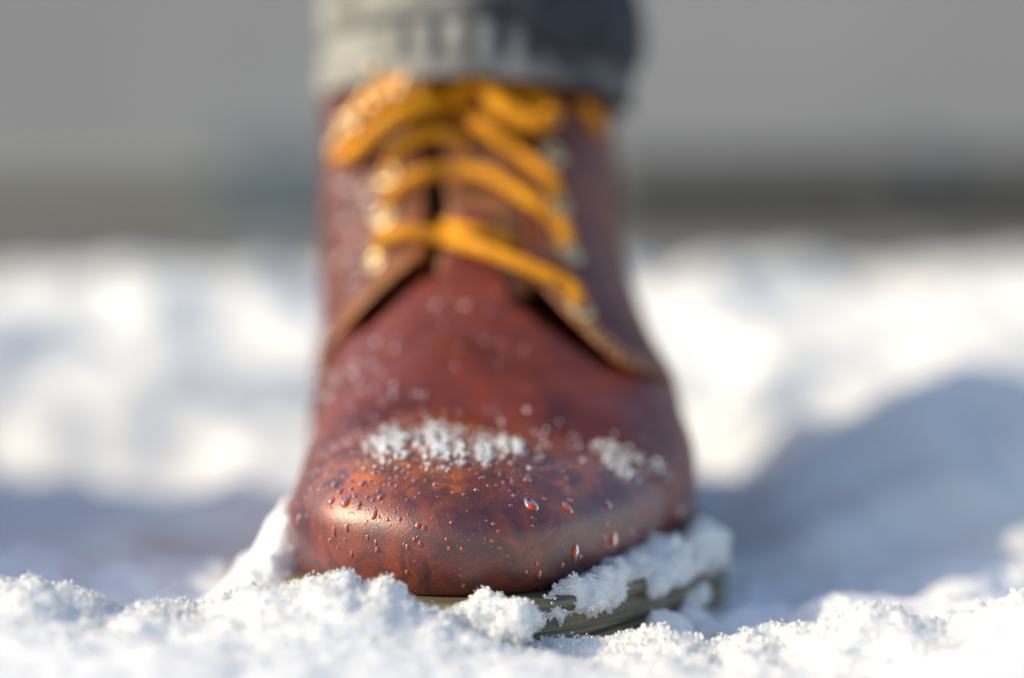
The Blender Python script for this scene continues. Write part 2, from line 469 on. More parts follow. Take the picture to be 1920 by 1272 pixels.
quarter = smax(phi - 0.0024, qreg * 0.75, 0.0016)
quarter = smax(quarter, -gap, 0.0016)
quarter = smax(quarter, -(phi + 0.0016), 0.0005)      # it is a sheet of leather
quarter = smax(quarter, bottom, 0.0005); quarter = smax(quarter, Z - 0.186, 0.001)
# groove where the quarters gape away from the vamp
gx = np.maximum(sstep(-0.060, -0.044, X) * (1 - sstep(-0.026, -0.018, X)) * 1.25, sstep(-0.006, 0.002, X) * np.clip((0.040 - X) / 0.030, 0, 1) * 1.75)
gtop = zq + 0.016
groove = np.maximum((zq - 0.0062 * gx) - Z, Z - gtop)
vamp = smax(phi, -(np.maximum(groove, -(phi + 0.014)) + (gx < 0.02) * 1.0), 0.0035)
vamp = smax(vamp, bottom, 0.0005)
vamp = smax(vamp, Z - (zq + 0.014), 0.001); vamp = smax(vamp, Y - 0.70, 0.001)
vamp = smax(vamp, -(capreg + 0.004), 0.0005)
toe = smax(phi - 0.0011, capreg + 0.0012 * noise3(X, Y, Z, 0.006, 9), 0.0012); toe = smax(toe, bottom, 0.0012)
inner = smax(phi + 0.0145, -(Z - 0.030), 0.001); inner = smax(inner, Z - 0.184, 0.001); inner = smax(inner, -(Y - 0.56), 0.001)
tg = np.maximum(-0.0235 - X + 0.0015 * np.sin(Z * 160), X - 0.0075)
tongue = smax(phi + 0.0022 + 0.0012 * np.sin(Z * 330 + X * 40) * 1.0, tg, 0.002)
tongue = smax(tongue, -(phi + 0.0055), 0.0005)
tongue = smax(tongue, -(Z - 0.100), 0.001); tongue = smax(tongue, Z - 0.186, 0.001); tongue = smax(tongue, Y - 0.72, 0.001)

boot = bpy.data.objects.new('boot', None); S.collection.objects.link(boot); boot.location = (0, 0, 0)
tag(boot, 'wet oxblood leather lace-up boot with amber laces, toe first in the snow', 'boot')

def wear_glow_vals(V, kind):
    x, y, z = V[:, 0], V[:, 1], V[:, 2]
    n = noise3(x, y, z, 0.006, 3) * 0.5 + noise3(x, y, z, 0.0022, 4) * 0.35
    if kind == 'toe':
        cy_ = 0.5385 + 0.275 * np.clip(x - XC, 0, None) + 2.2 * (x - XC) ** 2
        e = np.exp(-((cy_ - y) / 0.0065) ** 2) * (z > 0.045) * (0.30 + 0.9 * np.exp(-((x + 0.026) / 0.018) ** 2))
        for px, py, rr, a in ((842, 905, 0.0030, 1.2), (1080, 900, 0.0042, 0.9), (1062, 950, 0.0035, 0.4), (1150, 1012, 0.0016, 0.9), (690, 870, 0.008, 0.7), (660, 905, 0.006, 0.5), (800, 880, 0.008, 0.5), (610, 872, 0.009, 0.3), (975, 1010, 0.004, 0.25)):  # scuff spots; the wide far-left one paints a warm glow in orange
            c = at(px, py, 0.52 if py > 890 else 0.53)
            u = (x / y - c.x / c.y) * 0.52; v = (z - CAMH) / y * 0.52 - (c.z - CAMH) / c.y * 0.52
            e = e + a * np.exp(-(u*u + (v * 0.8) ** 2) / rr ** 2)
        return np.clip(e * (0.8 + n * 1.6), 0, 1)
    if kind == 'quarter':
        zqv = spl(x, [-0.075, -0.065, -0.054, -0.045, -0.028, -0.012, 0.0035, 0.021, 0.033, 0.049, 0.07],
                  [0.070, 0.0765, 0.090, 0.099, 0.1135, 0.114, 0.108, 0.091, 0.0800, 0.0740, 0.068])
        d = z - (zqv - 1.6 * np.clip(y - 0.630, 0, None))
        e = np.exp(-(d / 0.004) ** 2)
        e2 = np.exp(-((gl_(z) - x) / 0.003) ** 2) * 0.6 * (y < 0.72)
        return np.clip((e * np.where(x > -0.01, 0.35, 1.0) + e2) * (0.85 + n), 0, 1)
    if kind == 'vamp':
        return np.clip(0.25 * np.exp(-((y - 0.555) / 0.006) ** 2) * (1 + 2 * n), 0, 1)
    return np.clip(0.3 + n, 0, 1)
def gl_(z): return -0.0285 - 0.045 * (z - 0.111)

bvhs = []
def boot_part(name, f, mat, kind, sub=None, label=None):
    V, Q = ext(f)
    if sub is not None:
        keepv = sub(V)
        kq = keepv[Q].all(1)
        Q = Q[kq]; used = np.unique(Q); mp = np.full(len(V), -1); mp[used] = np.arange(len(used)); V = V[used]; Q = mp[Q]
    me = mesh_np(name, V, Q); attr(me, 'wear_glow', wear_glow_vals(V, kind))
    o = link(name, me, mat, boot)
    if label: o['label'] = label
    bvhs.append((V, Q))
    return o
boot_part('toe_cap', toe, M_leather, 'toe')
boot_part('vamp', vamp, M_vamp, 'vamp')
boot_part('quarter', quarter, M_quarter, 'quarter', lambda V: V[:, 0] < -0.0125, 'sunlit quarter panel with eyelets')
boot_part('quarter', quarter, M_quarter, 'quarter', lambda V: V[:, 0] > -0.0135, 'shaded quarter panel with eyelets')
boot_part('tongue', tongue, M_tongue, 'tongue')
boot_part('lining', inner, M_lining, 'lining')
Vall = []; Qall = []; b0 = 0
for V, Q in bvhs:
    Vall.append(V); Qall.append(Q + b0); b0 += len(V)
Vall = np.concatenate(Vall); Qall = np.concatenate(Qall)
BV = BVHTree.FromPolygons(Vall.tolist(), Qall.tolist())
def hit(px, py, lift=0.0):
    d = ray(px, py); p, nrm, i, t = BV.ray_cast(Vector((0, 0, CAMH)), d)
    if p is None: return None, None
    if nrm.dot(d) > 0: nrm = -nrm
    return p + nrm * lift, nrm

# sole: welt, midsole, outsole with lugs, heel
def sole_field(Xs, Ys, off):
    xl_, xr_ = foot_half(Ys); xl_ = xl_ + 0.002; xr_ = xr_ - 0.000
    ft_, t_ = front_term(Xs, Ys)
    sd = np.where(Xs < XC, (XC - Xs) / (XC - xl_), (Xs - XC) / (xr_ - XC)) + 1e-6
    F = sd ** (2.3 * (1 - t_) + 1.9 * t_) + ft_ + back_term(Ys) - 1
    g = np.gradient(F, H); gm = np.sqrt(g[0]**2 + g[1]**2)
    return F / np.maximum(gm, 4) - off - 0.004 * sstep(0.0, 0.05, Xs)
xs2 = np.arange(-0.088, 0.082, H); ys2 = np.arange(0.478, 0.84, H)
F2 = sole_field(xs2[:, None], ys2[None, :], 0.0)
zs2 = np.arange(-0.004, 0.030, H)
Z2 = zs2[None, None, :]; X2 = xs2[:, None, None]; Y2 = ys2[None, :, None]
def sole_part(name, f, mat=M_sole):
    V, Q = surface_net(f, (xs2[0], ys2[0], zs2[0]), H)
    return link(name, mesh_np(name, V, Q), mat, boot)
F3 = F2[:, :, None]
sole_part('welt', smax(F3 - 0.0052 - 0.0006 * noise3(X2, Y2, Z2, 0.02, 3), np.abs(Z2 - 0.0225) - 0.0022, 0.0012))
sole_part('midsole', smax(F3 - 0.0046, np.abs(Z2 - 0.0165) - 0.0036, 0.0012))
lug = np.where((np.mod(Y2, 0.022) < 0.006) & (np.abs(X2 + 0.008) > 0.018), 0.0035, 0.0)
outs = smax(F3 - 0.0050 + lug * (Z2 < 0.009), np.abs(Z2 - 0.0070) - 0.0058, 0.001)
outs = smax(outs, -np.maximum(np.abs(Y2 - 0.70) - 0.018, Z2 - 0.010), 0.001)
sole_part('outsole', outs)

# stitches along the quarter edge, welt and cap
def blob_mesh(name, pts, mat, parent=None, kind=None):
    """pts: list of (loc, axes(3x3), scale3, seedshape) -> merged small lumps"""
    Vb, Fb = ICO
    n = len(pts); nv = len(Vb)
    V = np.zeros((n, nv, 3), np.float32)
    for i, (p, A, s) in enumerate(pts):
        V[i] = (Vb * np.array(s)) @ A.T + np.array(p)
    F = (Fb[None] + (np.arange(n) * nv)[:, None, None]).reshape(-1, 3)
    o = link(name, mesh_np(name, V.reshape(-1, 3), F), mat, parent)
    if kind: o['kind'] = kind
    return o
def ico(sub=1):
    t = (1 + 5 ** .5) / 2
    V = [(-1,t,0),(1,t,0),(-1,-t,0),(1,-t,0),(0,-1,t),(0,1,t),(0,-1,-t),(0,1,-t),(t,0,-1),(t,0,1),(-t,0,-1),(-t,0,1)]
    F = [(0,11,5),(0,5,1),(0,1,7),(0,7,10),(0,10,11),(1,5,9),(5,11,4),(11,10,2),(10,7,6),(7,1,8),(3,9,4),(3,4,2),(3,2,6),(3,6,8),(3,8,9),(4,9,5),(2,4,11),(6,2,10),(8,6,7),(9,8,1)]
    V = [Vector(v).normalized() for v in V]
    for _ in range(sub):
        mid = {}; G = []
        def m_(a, b):
            k = (min(a, b), max(a, b))
            if k not in mid: mid[k] = len(V); V.append(((V[a] + V[b]) / 2).normalized())
            return mid[k]
        for a, b, c in F:
            x, y, z = m_(a, b), m_(b, c), m_(c, a); G += [(a, x, z), (b, y, x), (c, z, y), (x, y, z)]
        F = G
    return np.array([tuple(v) for v in V], np.float32), np.array(F, np.int32)
ICO = ico(1); ICO0 = ico(0); ICO2 = ico(2)
def frame(nrm, down=Vector((0, 0, -1))):
    n = Vector(nrm).normalized(); t = down - n * down.dot(n)
    if t.length < 1e-4: t = Vector((1, 0, 0))
    t.normalize(); b = n.cross(t)
    return np.array([[b.x, t.x, n.x], [b.y, t.y, n.y], [b.z, t.z, n.z]])
def stitch_line(pix, step=0.0032):
    pts = []
    P = [hit(*p) for p in pix]; P = [p for p in P if p[0] is not None]
    for (a, na), (b, nb) in zip(P[:-1], P[1:]):
        L_ = (b - a).length; k = max(1, int(L_ / step))
        for j in range(k):
            q = a.lerp(b, (j + .5) / k); nn = na.lerp(nb, (j + .5) / k)
            nr = BV.find_nearest(q)
            q = nr[0] + nn * 0.0002
            pts.append((q, frame(nn, (b - a)), (0.0005, 0.0012, 0.0004)))
    return pts
st = []
for off in (18, 34):
    st += stitch_line([(590, 690 - off), (640, 622 - off), (700, 565 - off), (745, 528 - off), (770, 510 - off)])
    st += stitch_line([(1010, 540 - off), (1060, 590 - off), (1120, 655 - off), (1170, 695 - off), (1225, 712 - off)])
    st += stitch_line([(782 - off, 440), (776 - off, 360), (775 - off, 280), (778 - off, 200)])
    st += stitch_line([(1010 + off, 480), (1005 + off, 400), (1003 + off, 300), (1003 + off, 210)])
blob_mesh('stitching', st, M_thread, boot, 'stuff')

# laces
def tube(name, pts, rad, mat, parent, flat=0.6, seg=12, res=8):
    """Catmull-Rom through pts, elliptical cord with soft twist"""
    P = [Vector(p) for p in pts]; P = [P[0] * 2 - P[1]] + P + [P[-1] * 2 - P[-2]]
    C = []
    for i in range(1, len(P) - 2):
        for j in range(res):
            t = j / res
            C.append(0.5 * ((2*P[i]) + (P[i+1]-P[i-1])*t + (2*P[i-1]-5*P[i]+4*P[i+1]-P[i+2])*t*t + (3*P[i]-P[i-1]-3*P[i+1]+P[i+2])*t**3))
    C.append(P[-2])
    V = []; F = []
    for i, c in enumerate(C):
        t = (C[min(i+1, len(C)-1)] - C[max(i-1, 0)]).normalized()
        toward = (Vector((0, 0, CAMH + 0.05)) - c).normalized()
        nn = (toward - t * toward.dot(t)).normalized(); b = t.cross(nn)
        e = 1.0 if 1 < i < len(C)-2 else (0.75 if i in (1, len(C)-2) else 0.3)
        for k in range(seg):
            a = 2*math.pi*k/seg
            rr = rad * e * (1 + 0.05 * math.sin(i * 2.2 + k))
            V.append(c + nn * (math.cos(a) * rr * flat) + b * (math.sin(a) * rr))
    n = len(C)
    for i in range(n-1):
        for k in range(seg):
            F.append((i*seg+k, i*seg+(k+1) % seg, (i+1)*seg+(k+1) % seg, (i+1)*seg+k))
    me = mesh_np(name, V, F); o = link(name, me, mat, parent)
    md = o.modifiers.new('sub', 'SUBSURF'); md.levels = 1; md.render_levels = 1
    return o
def lp(seq):
    out = []
    for px, py, lift in seq:
        p, n_ = hit(px, py)
        if p is None: p = at(px, py, 0.69); n_ = Vector((0, -1, 0.3))
        out.append(p + Vector((0, -0.85, 0.5)).normalized() * lift)
    return out
LR = 0.0027
tube('lace', lp([(712, 478, -0.001), (720, 455, 0.0035), (765, 447, 0.004), (840, 462, 0.005), (920, 490, 0.006), (1010, 520, 0.004), (1070, 548, 0.0035), (1090, 578, -0.001)]), LR, M_lace, boot)
tube('lace', lp([(745, 442, 0.003), (800, 432, 0.003), (860, 438, 0.003), (920, 448, 0.003), (968, 462, 0.001)]), LR*0.95, M_lace, boot)
tube('lace', lp([(724, 402, -0.001), (738, 375, 0.003), (785, 345, 0.005), (850, 335, 0.006), (920, 350, 0.007), (990, 388, 0.005), (1050, 430, 0.0035), (1070, 468, -0.001)]), LR, M_lace, boot)
tube('lace', lp([(728, 325, -0.001), (745, 292, 0.003), (780, 270, 0.004), (830, 264, 0.004), (880, 285, 0.001)]), LR, M_lace, boot)
tube('lace', lp([(770, 205, 0.003), (830, 212, 0.005), (900, 255, 0.007), (975, 305, 0.005), (1030, 345, 0.0035), (1047, 380, -0.001)]), LR, M_lace, boot)
tube('lace', lp([(840, 205, 0.004), (795, 200, 0.010), (745, 212, 0.013), (690, 248, 0.013), (645, 292, 0.010), (640, 318, 0.008), (676, 306, 0.010), (732, 262, 0.012), (790, 225, 0.009), (845, 212, 0.004)]), LR*1.3, M_lace, boot, 0.9)
tube('lace', lp([(815, 198, 0.005), (780, 188, 0.009), (735, 196, 0.011), (690, 222, 0.010), (655, 262, 0.006)]), LR*1.3, M_lace, boot, 0.9)
tube('lace', lp([(850, 212, 0.004), (885, 180, 0.008), (908, 195, 0.012), (935, 238, 0.014), (980, 266, 0.014), (1024, 262, 0.012), (1030, 228, 0.009), (985, 204, 0.008), (935, 182, 0.005), (890, 180, 0.003)]), LR*1.35, M_lace, boot, 0.9)
tube('lace', lp([(1082, 200, 0.001), (1100, 212, 0.003), (1118, 235, 0.003), (1125, 262, 0.001)]), LR, M_lace, boot)
tube('lace_knot', lp([(800, 178, 0.008), (835, 178, 0.013), (862, 200, 0.011), (838, 222, 0.009), (805, 208, 0.009)]), LR*1.1, M_lace, boot, 0.9)

# eyelets
def eyelet(px, py):
    p, n_ = hit(px, py)
    if p is None: return
    prof = [(0.0012, -0.0006), (0.0022, 0.0004), (0.0030, 0.0010), (0.0038, 0.0008), (0.0043, 0.0)]
    V, F = lathe(prof, 20)
    A = frame(n_); V = np.array(V) @ A.T + np.array(p)
    link('eyelet', mesh_np('eyelet', V, F), M_brass, boot)
for e in ((705, 490), (720, 408), (727, 330), (735, 245), (1090, 580), (1070, 474), (1048, 384), (1040, 290)): eyelet(*e)

# ------------------------------------------------------------------ trouser leg and rolled cuff
def ring_surface(name, rows, mat, parent, n=160, seam_shade=None, thick=0.0):
    """rows: list of dict(z0(phi), cx, cy, rx, ry, wob) ; phi 0 = front"""
    V = []; fv = []
    for i, rw in enumerate(rows):
        for k in range(n):
            a = 2*math.pi*k/n
            x = math.sin(a); y = -math.cos(a)
            r = rw['r'](a)
            V.append((rw['cx'] + x * rw['rx'] * r, rw['cy'] + y * rw['ry'] * r, rw['z'](a)))
            fv.append(rw['f'](a) if 'f' in rw else 0.0)
    F = []
    for i in range(len(rows)-1):
        for k in range(n):
            F.append((i*n+k, i*n+(k+1) % n, (i+1)*n+(k+1) % n, (i+1)*n+k))
    me = mesh_np(name, V, F); attr(me, 'seam_shade', fv)
    return link(name, me, mat, parent)
jeans = bpy.data.objects.new('jeans_leg', None); S.collection.objects.link(jeans)
tag(jeans, 'dark denim trouser leg with a pale rolled cuff over the boot top', 'jeans')
CX, CYY = -0.0135, 0.735
def rz(a, base, tilt): # hem height: front a bit higher, right lower
    return base + 0.006 * max(0, math.cos(a)) * tilt - 0.0025 * math.sin(a) * (math.sin(a) > 0) * tilt
def pucker(a, amp):
    return amp * (math.sin(a * 19 + 1.3) * 0.5 + 0.5 * math.sin(a * 11 + 0.4)) 
def cuffrows(zlist):
    rows = []
    for z, rr, pk, fd in zlist:
        def r(a, rr=rr, pk=pk): return rr + pucker(a, pk) + 0.012 * math.sin(3 * a + z * 40)
        def f(a, fd=fd, z=z):
            s = 0.0
            if fd:  # dark seam puckers in the front of the roll
                aa = (a + math.pi) % (2*math.pi) - math.pi
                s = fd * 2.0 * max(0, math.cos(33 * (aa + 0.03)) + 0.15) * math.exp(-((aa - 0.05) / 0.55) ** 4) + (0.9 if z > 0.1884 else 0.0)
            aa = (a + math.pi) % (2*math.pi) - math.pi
            s += 0.65 * float(sstep(0.1, 0.7, aa)) + 0.35 * max(0, math.sin(aa * 9 + z * 300)) * float(sstep(-0.6, 0.1, aa))  # shade of the right side painted into the cuff colour, plus mottling
            return min(0.96, s)
        rows.append(dict(z=(lambda a, z=z: rz(a, z, 1.0)), cx=CX, cy=CYY, rx=0.0580, ry=0.0695, r=r, f=f))
    return rows
low = cuffrows([(0.1900, 0.93, 0, 0), (0.180, 0.955, 0, 0), (0.1725, 0.985, 0.002, 0), (0.1690, 1.0, 0.003, 0), (0.1680, 1.02, 0.003, 0), (0.1690, 1.035, 0.004, 0),
                (0.1715, 1.042, 0.006, 0.0), (0.1750, 1.040, 0.010, 0.45), (0.1790, 1.036, 0.013, 0.9), (0.1830, 1.032, 0.014, 1.0), (0.1865, 1.030, 0.010, 0.9),
                (0.1885, 1.020, 0.006, 0.5), (0.1893, 1.005, 0.004, 0.8), (0.1890, 0.98, 0.0, 1)])
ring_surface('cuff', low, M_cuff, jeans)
up = cuffrows([(0.1885, 0.985, 0, 0.6), (0.1895, 1.010, 0.003, 0), (0.1920, 1.030, 0.004, 0), (0.1960, 1.040, 0.005, 0), (0.2000, 1.045, 0.005, 0), (0.2060, 1.045, 0.004, 0), (0.2110, 1.035, 0.004, 0), (0.2130, 1.01, 0.003, 0), (0.2125, 0.96, 0, 0)])
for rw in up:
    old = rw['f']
    rw['f'] = (lambda a, old=old: min(1, old(a) + float(sstep(-0.15, 0.2, (a + math.pi) % (2*math.pi) - math.pi)) * 0.9))  # right half of the fold darkened: dark denim and painted shade together
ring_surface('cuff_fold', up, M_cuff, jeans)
hem = cuffrows([(0.190, 1.02, 0.0, 0)])
leg = []
for z, rr, ry in [(0.200, 1.00, 1.0), (0.205, 0.99, 1.0), (0.214, 1.0, 1.0), (0.226, 1.10, 1.0), (0.26, 1.05, 1.0), (0.30, 1.08, 1.02), (0.34, 1.12, 1.05), (0.40, 1.2, 1.05), (0.46, 1.25, 1.05), (0.52, 1.28, 1.05)]:
    def r(a, rr=rr, z=z): return rr + 0.02 * math.sin(2*a + z * 60) + 0.012 * math.sin(7*a + z * 150) 
    leg.append(dict(z=(lambda a, z=z: z), cx=CX + (z - 0.2) * 0.05, cy=CYY + (z - 0.2) * 0.25, rx=0.0580, ry=0.070 * ry, r=r))
leg.append(dict(z=(lambda a: 0.521), cx=CX + 0.016, cy=CYY + 0.08, rx=0.001, ry=0.001, r=lambda a: 1.0))
ring_surface('trouser_leg', leg, M_denim, jeans)
# loose fold of dark denim sagging over the right front of the cuff
fold = []
for z, rr, lo_ in [(0.1855, 1.03, 1), (0.1850, 1.065, 1), (0.1880, 1.095, .9), (0.193, 1.11, .6), (0.200, 1.11, .3), (0.207, 1.10, .1), (0.213, 1.07, 0), (0.216, 1.02, 0)]:
    def env(a): 
        aa = (a + math.pi) % (2*math.pi) - math.pi
        return float(sstep(-0.15, 0.55, aa) * (1 - sstep(1.7, 2.4, aa)))
    def r(a, rr=rr): return 0.97 + (rr - 0.97) * env(a) + 0.01 * math.sin(9*a + rr * 50) * env(a)
    fold.append(dict(z=(lambda a, z=z: z * env(a) + 0.205 * (1 - env(a)) - 0.004 * env(a) * math.sin(a)), cx=CX, cy=CYY, rx=0.0580, ry=0.0695, r=r))
ring_surface('denim_fold', fold, M_denim, jeans)

# ------------------------------------------------------------------ snow
crest_px = [-700, -200, 0, 60, 110, 165, 210, 250, 285, 325, 380, 430, 480, 540, 600, 622, 650, 675, 700, 725, 745, 785, 830, 900, 1000, 1060, 1120, 1200, 1250, 1300, 1350, 1390, 1480, 1550, 1620, 1690, 1730, 1800, 1860, 1920, 2100, 2600]
crest_py = [1120, 1110, 1104, 1096, 1110, 1128, 1160, 1146, 1140, 1160, 1168, 1148, 1136, 1128, 1112, 1100, 1092, 1112, 1104, 1102, 1122, 1152, 1164, 1196, 1228, 1236, 1240, 1228, 1204, 1206, 1222, 1204, 1196, 1176, 1160, 1150, 1178, 1160, 1140, 1120, 1130, 1120]
CY0 = 0.484
crx = (np.array(crest_px) - 960) / FPX * CY0
crz = CAMH - (np.array(crest_py) - 400) / FPX * CY0
def snow_h(x, y):
    """height of the snow surface (m)"""
    c = np.interp(x, crx, crz)
    c_s = np.interp(x, [-0.2, -0.05, 0.05, 0.13, 0.2], [0.024, 0.022, 0.014, 0.020, 0.024])
    f_ = c_s + 0.0015 * noise3(x, y, 0, 0.035, 21) * 2
    wcr = np.exp(-((y - CY0) / 0.016) ** 2)
    front = f_ * (1 - wcr) + c * wcr
    trench = 0.006 + 0.006 * noise3(x, y, 0.3, 0.06, 22) + 0.004 * noise3(x, y, 0.1, 0.025, 23)
    t = sstep(CY0 + 0.006, CY0 + 0.034, y)
    h = front * (1 - t) + trench * t
    # slope up to the sunlit bank behind
    t2 = sstep(0.78, 1.45, y)
    bank = 0.066 + 0.014 * noise3(x, y, 0.5, 0.15, 24) + 0.012 * noise3(x, y, 0.7, 0.07, 25)
    h = h * (1 - t2) + bank * t2
    lum = sstep(0.6, 1.0, y)
    h = h + lum * (0.016 * noise3(x, y, 0.2, 0.10, 26) + 0.011 * noise3(x, y, 0.9, 0.045, 27))
    # small heap against the inner side of the boot
    hx = (x + 0.0655 + 0.005 * noise3(x, y, 0.2, 0.010, 37)) / 0.0185; hy = (y - 0.556 + 0.008 * noise3(x, y, 0.6, 0.012, 38)) / 0.035
    h = h + 0.040 * np.exp(-(hx*hx*0.9 + hy*hy) ** 0.8)
    h = h + (0.049 + 0.010 * noise3(x, y, 0.4, 0.05, 29)) * sstep(0.072, 0.165, x + 0.012 * noise3(x, y, 0.1, 0.03, 36)) * np.exp(-((y - 0.80) / 0.10) ** 2)
    h = h + 0.010 * noise3(x, y, 0.4, 0.035, 35) * sstep(0.53, 0.6, y) 
    # unseen high bank added left of the frame to shade the trench
    shade_bank = (1 - sstep(-0.30, -0.25, x)) * sstep(0.485, 0.515, y) * (1 - sstep(0.85, 0.96, y))
    h = h + shade_bank * (0.128 + 0.02 * noise3(x, y, 0, 0.08, 28))
    # snow falls away to the road
    h = h * (1 - sstep(1.75, 2.25, y)) - 0.05 * sstep(1.75, 2.3, y)
    return h

# near snow: lumpy volume with overhangs
hn = 0.0011
NLO = (-0.175, 0.36, -0.012); NHI = (0.175, 0.64, 0.052)
NX, NY, NZ = grid(NLO, NHI, hn)
hmap = snow_h(NX[:, :, 0], NY[:, :, 0])[:, :, None].astype(np.float32)
f = NZ - hmap
soft = 0.35 + 0.65 * sstep(0.455, 0.478, NY)
f = f - soft * (0.0024 * noise3(NX, NY, NZ, 0.011, 31) + 0.0015 * noise3(NX, NY, NZ, 0.0048, 32))
f = f - soft * (0.0011 * np.abs(noise3(NX, NY, NZ, 0.0026, 33)) + 0.0006 * noise3(NX, NY, NZ, 0.0016, 34))
V, Q = surface_net(f.astype(np.float32), NLO, hn)
snow_near = link('snow_ground', mesh_np('snow_ground', V, Q), M_snow); tag(snow_near, kind='structure')
VN = V

# far snow: height field with growing cells
xs = np.concatenate([np.linspace(-3.5, -0.6, 60)[:-1], np.linspace(-0.6, 0.6, 300), np.linspace(0.6, 3.5, 60)[1:]])
ys = np.concatenate([np.linspace(-1.2, 0.36, 60)[:-1], np.linspace(0.36, 1.1, 190), np.linspace(1.1, 2.35, 200)[1:]])
Xg, Yg = np.meshgrid(xs, ys, indexing='ij')
hg = snow_h(Xg, Yg) + 0.004 * noise3(Xg, Yg, 0, 0.018, 41) * sstep(0.6, 0.7, Yg)
inx = 1 - sstep(0.150, 0.175, np.abs(Xg)); iny = sstep(0.35, 0.38, Yg) * (1 - sstep(0.60, 0.64, Yg))
hg = hg - 0.008 * inx * iny
i_ = np.arange(hg.size).reshape(hg.shape)
F = np.stack([i_[:-1, :-1].ravel(), i_[1:, :-1].ravel(), i_[1:, 1:].ravel(), i_[:-1, 1:].ravel()], 1)
tag(link('snow_field', mesh_np('snow_field', np.stack([Xg.ravel(), Yg.ravel(), hg.ravel()], 1), F), M_snow_far), kind='structure')

# crystals standing on the near snow
def crystals(name, pts, nrm, rmin, rmax, mat, base=ICO0, rng=RNG, stretch=1.7):
    Vb, Fb = base; n = len(pts); nv = len(Vb)
    q = rng.normal(size=(n, 4)); q /= np.linalg.norm(q, axis=1)[:, None]
    w_, x_, y_, z_ = q.T
    Rm = np.stack([1-2*(y_*y_+z_*z_), 2*(x_*y_-z_*w_), 2*(x_*z_+y_*w_), 2*(x_*y_+z_*w_), 1-2*(x_*x_+z_*z_), 2*(y_*z_-x_*w_),
                   2*(x_*z_-y_*w_), 2*(y_*z_+x_*w_), 1-2*(x_*x_+y_*y_)], 1).reshape(n, 3, 3)
    s = (rmin + (rmax - rmin) * rng.random(n) ** 2)[:, None] * np.stack([np.ones(n), 0.5 + 0.6*rng.random(n), 0.6 + (stretch-0.6)*rng.random(n)], 1)
    V = np.einsum('nij,nvj->nvi', Rm, Vb[None] * s[:, None, :] * (1 + 0.25 * rng.normal(size=(n, nv, 1)).clip(-1, 1))) + np.asarray(pts)[:, None, :]
    F = (Fb[None] + (np.arange(n) * nv)[:, None, None]).reshape(-1, 3)
    return link(name, mesh_np(name, V.reshape(-1, 3), F, False), mat)
sel = np.nonzero((VN[:, 1] > 0.44) & (VN[:, 1] < 0.545) & (VN[:, 2] > 0.0))[0]
wgt = np.exp(-((VN[sel, 1] - 0.492) / 0.03) ** 2) + 0.05
pick = RNG.choice(sel, 30000, p=wgt / wgt.sum())
pp = VN[pick] + RNG.normal(size=(len(pick), 3)) * 0.00045 + np.array([0, 0, 0.0001])
o = crystals('snow_crystals', pp, None, 0.00018, 0.00060, M_snow_far); tag(o, 'fine frost crystals standing up along the foreground snow surface', 'snow crystals', kind='stuff')
pick = RNG.choice(sel, 2600, p=wgt / wgt.sum())
pp = VN[pick] + RNG.normal(size=(len(pick), 3)) * 0.0005 + np.array([0, 0, 0.0003])
o = crystals('ice_glints', pp, None, 0.00018, 0.00045, M_ice); tag(o, 'clear glinting ice grains scattered through the foreground snow', 'ice grains', kind='stuff')

# clumps of snow lying on the welt (volumes)
def clump(name, line, label, seedn, amp=1.0, h=0.0008, ng=2500):
    """line: list of (x,y,z,r)"""
    P = np.array(line); lo = (P[:, :3] - P[:, 3:4]).min(0) - 0.004; hi = (P[:, :3] + P[:, 3:4]).max(0) + 0.004
    gx_, gy_, gz_ = grid(lo, hi, h)
    f = None
    for a, b in zip(P[:-1], P[1:]):
        d = b[:3] - a[:3]; L2 = (d * d).sum()
        t = np.clip(((gx_-a[0])*d[0] + (gy_-a[1])*d[1] + (gz_-a[2])*d[2]) / L2, 0, 1)
        dd = np.sqrt((gx_-a[0]-t*d[0])**2 + (gy_-a[1]-t*d[1])**2 + (gz_-a[2]-t*d[2])**2) - (a[3] + t*(b[3]-a[3]))
        f = dd if f is None else smin(f, dd, 0.003)
    f = f - amp * (0.0030 * noise3(gx_, gy_, gz_, 0.0085, seedn) + 0.0018 * noise3(gx_, gy_, gz_, 0.0038, seedn+1) + 0.0010 * noise3(gx_, gy_, gz_, 0.0019, seedn+2))
    V, Q = surface_net(f.astype(np.float32), lo, h)
    o = link(name, mesh_np(name, V, Q), M_snow)
    tag(o, label, 'snow clump')
    pk = RNG.choice(len(V), ng)
    c = crystals('crystals', V[pk] + RNG.normal(size=(ng, 3)) * 0.0003, None, 0.00016, 0.00048, M_snow_far); c.parent = o; c['kind'] = 'stuff'
    return o
def wl(px, py, Yv, r): p = at(px, py, Yv); return (p.x, p.y, p.z, r)
clump('snow_clump', [wl(868, 1150, 0.491, 0.0035), wl(905, 1152, 0.490, 0.0050), wl(950, 1156, 0.490, 0.0042), wl(990, 1158, 0.491, 0.0042), wl(905, 1186, 0.487, 0.0036), wl(965, 1190, 0.487, 0.0040)],
      'small crumbly snow clump on the welt right below the toe', 51)
clump('snow_clump', [wl(1005, 1156, 0.498, 0.0026), wl(1035, 1146, 0.503, 0.0034), wl(1075, 1124, 0.510, 0.0048), wl(1130, 1104, 0.521, 0.0055), wl(1190, 1082, 0.536, 0.0059), wl(1250, 1058, 0.553, 0.0067), wl(1300, 1034, 0.572, 0.0068), wl(1322, 1030, 0.590, 0.0060)],
      'long ridge of snow packed along the welt on the right side of the toe', 55, amp=1.05, ng=9000)
clump('snow_clump', [wl(1310, 1120, 0.557, 0.0030), wl(1298, 1160, 0.550, 0.0036), wl(1305, 1195, 0.548, 0.0060), wl(1330, 1220, 0.55, 0.0075)],
      'snow heap against the outsole at its right end, under the packed ridge', 59, ng=1500)
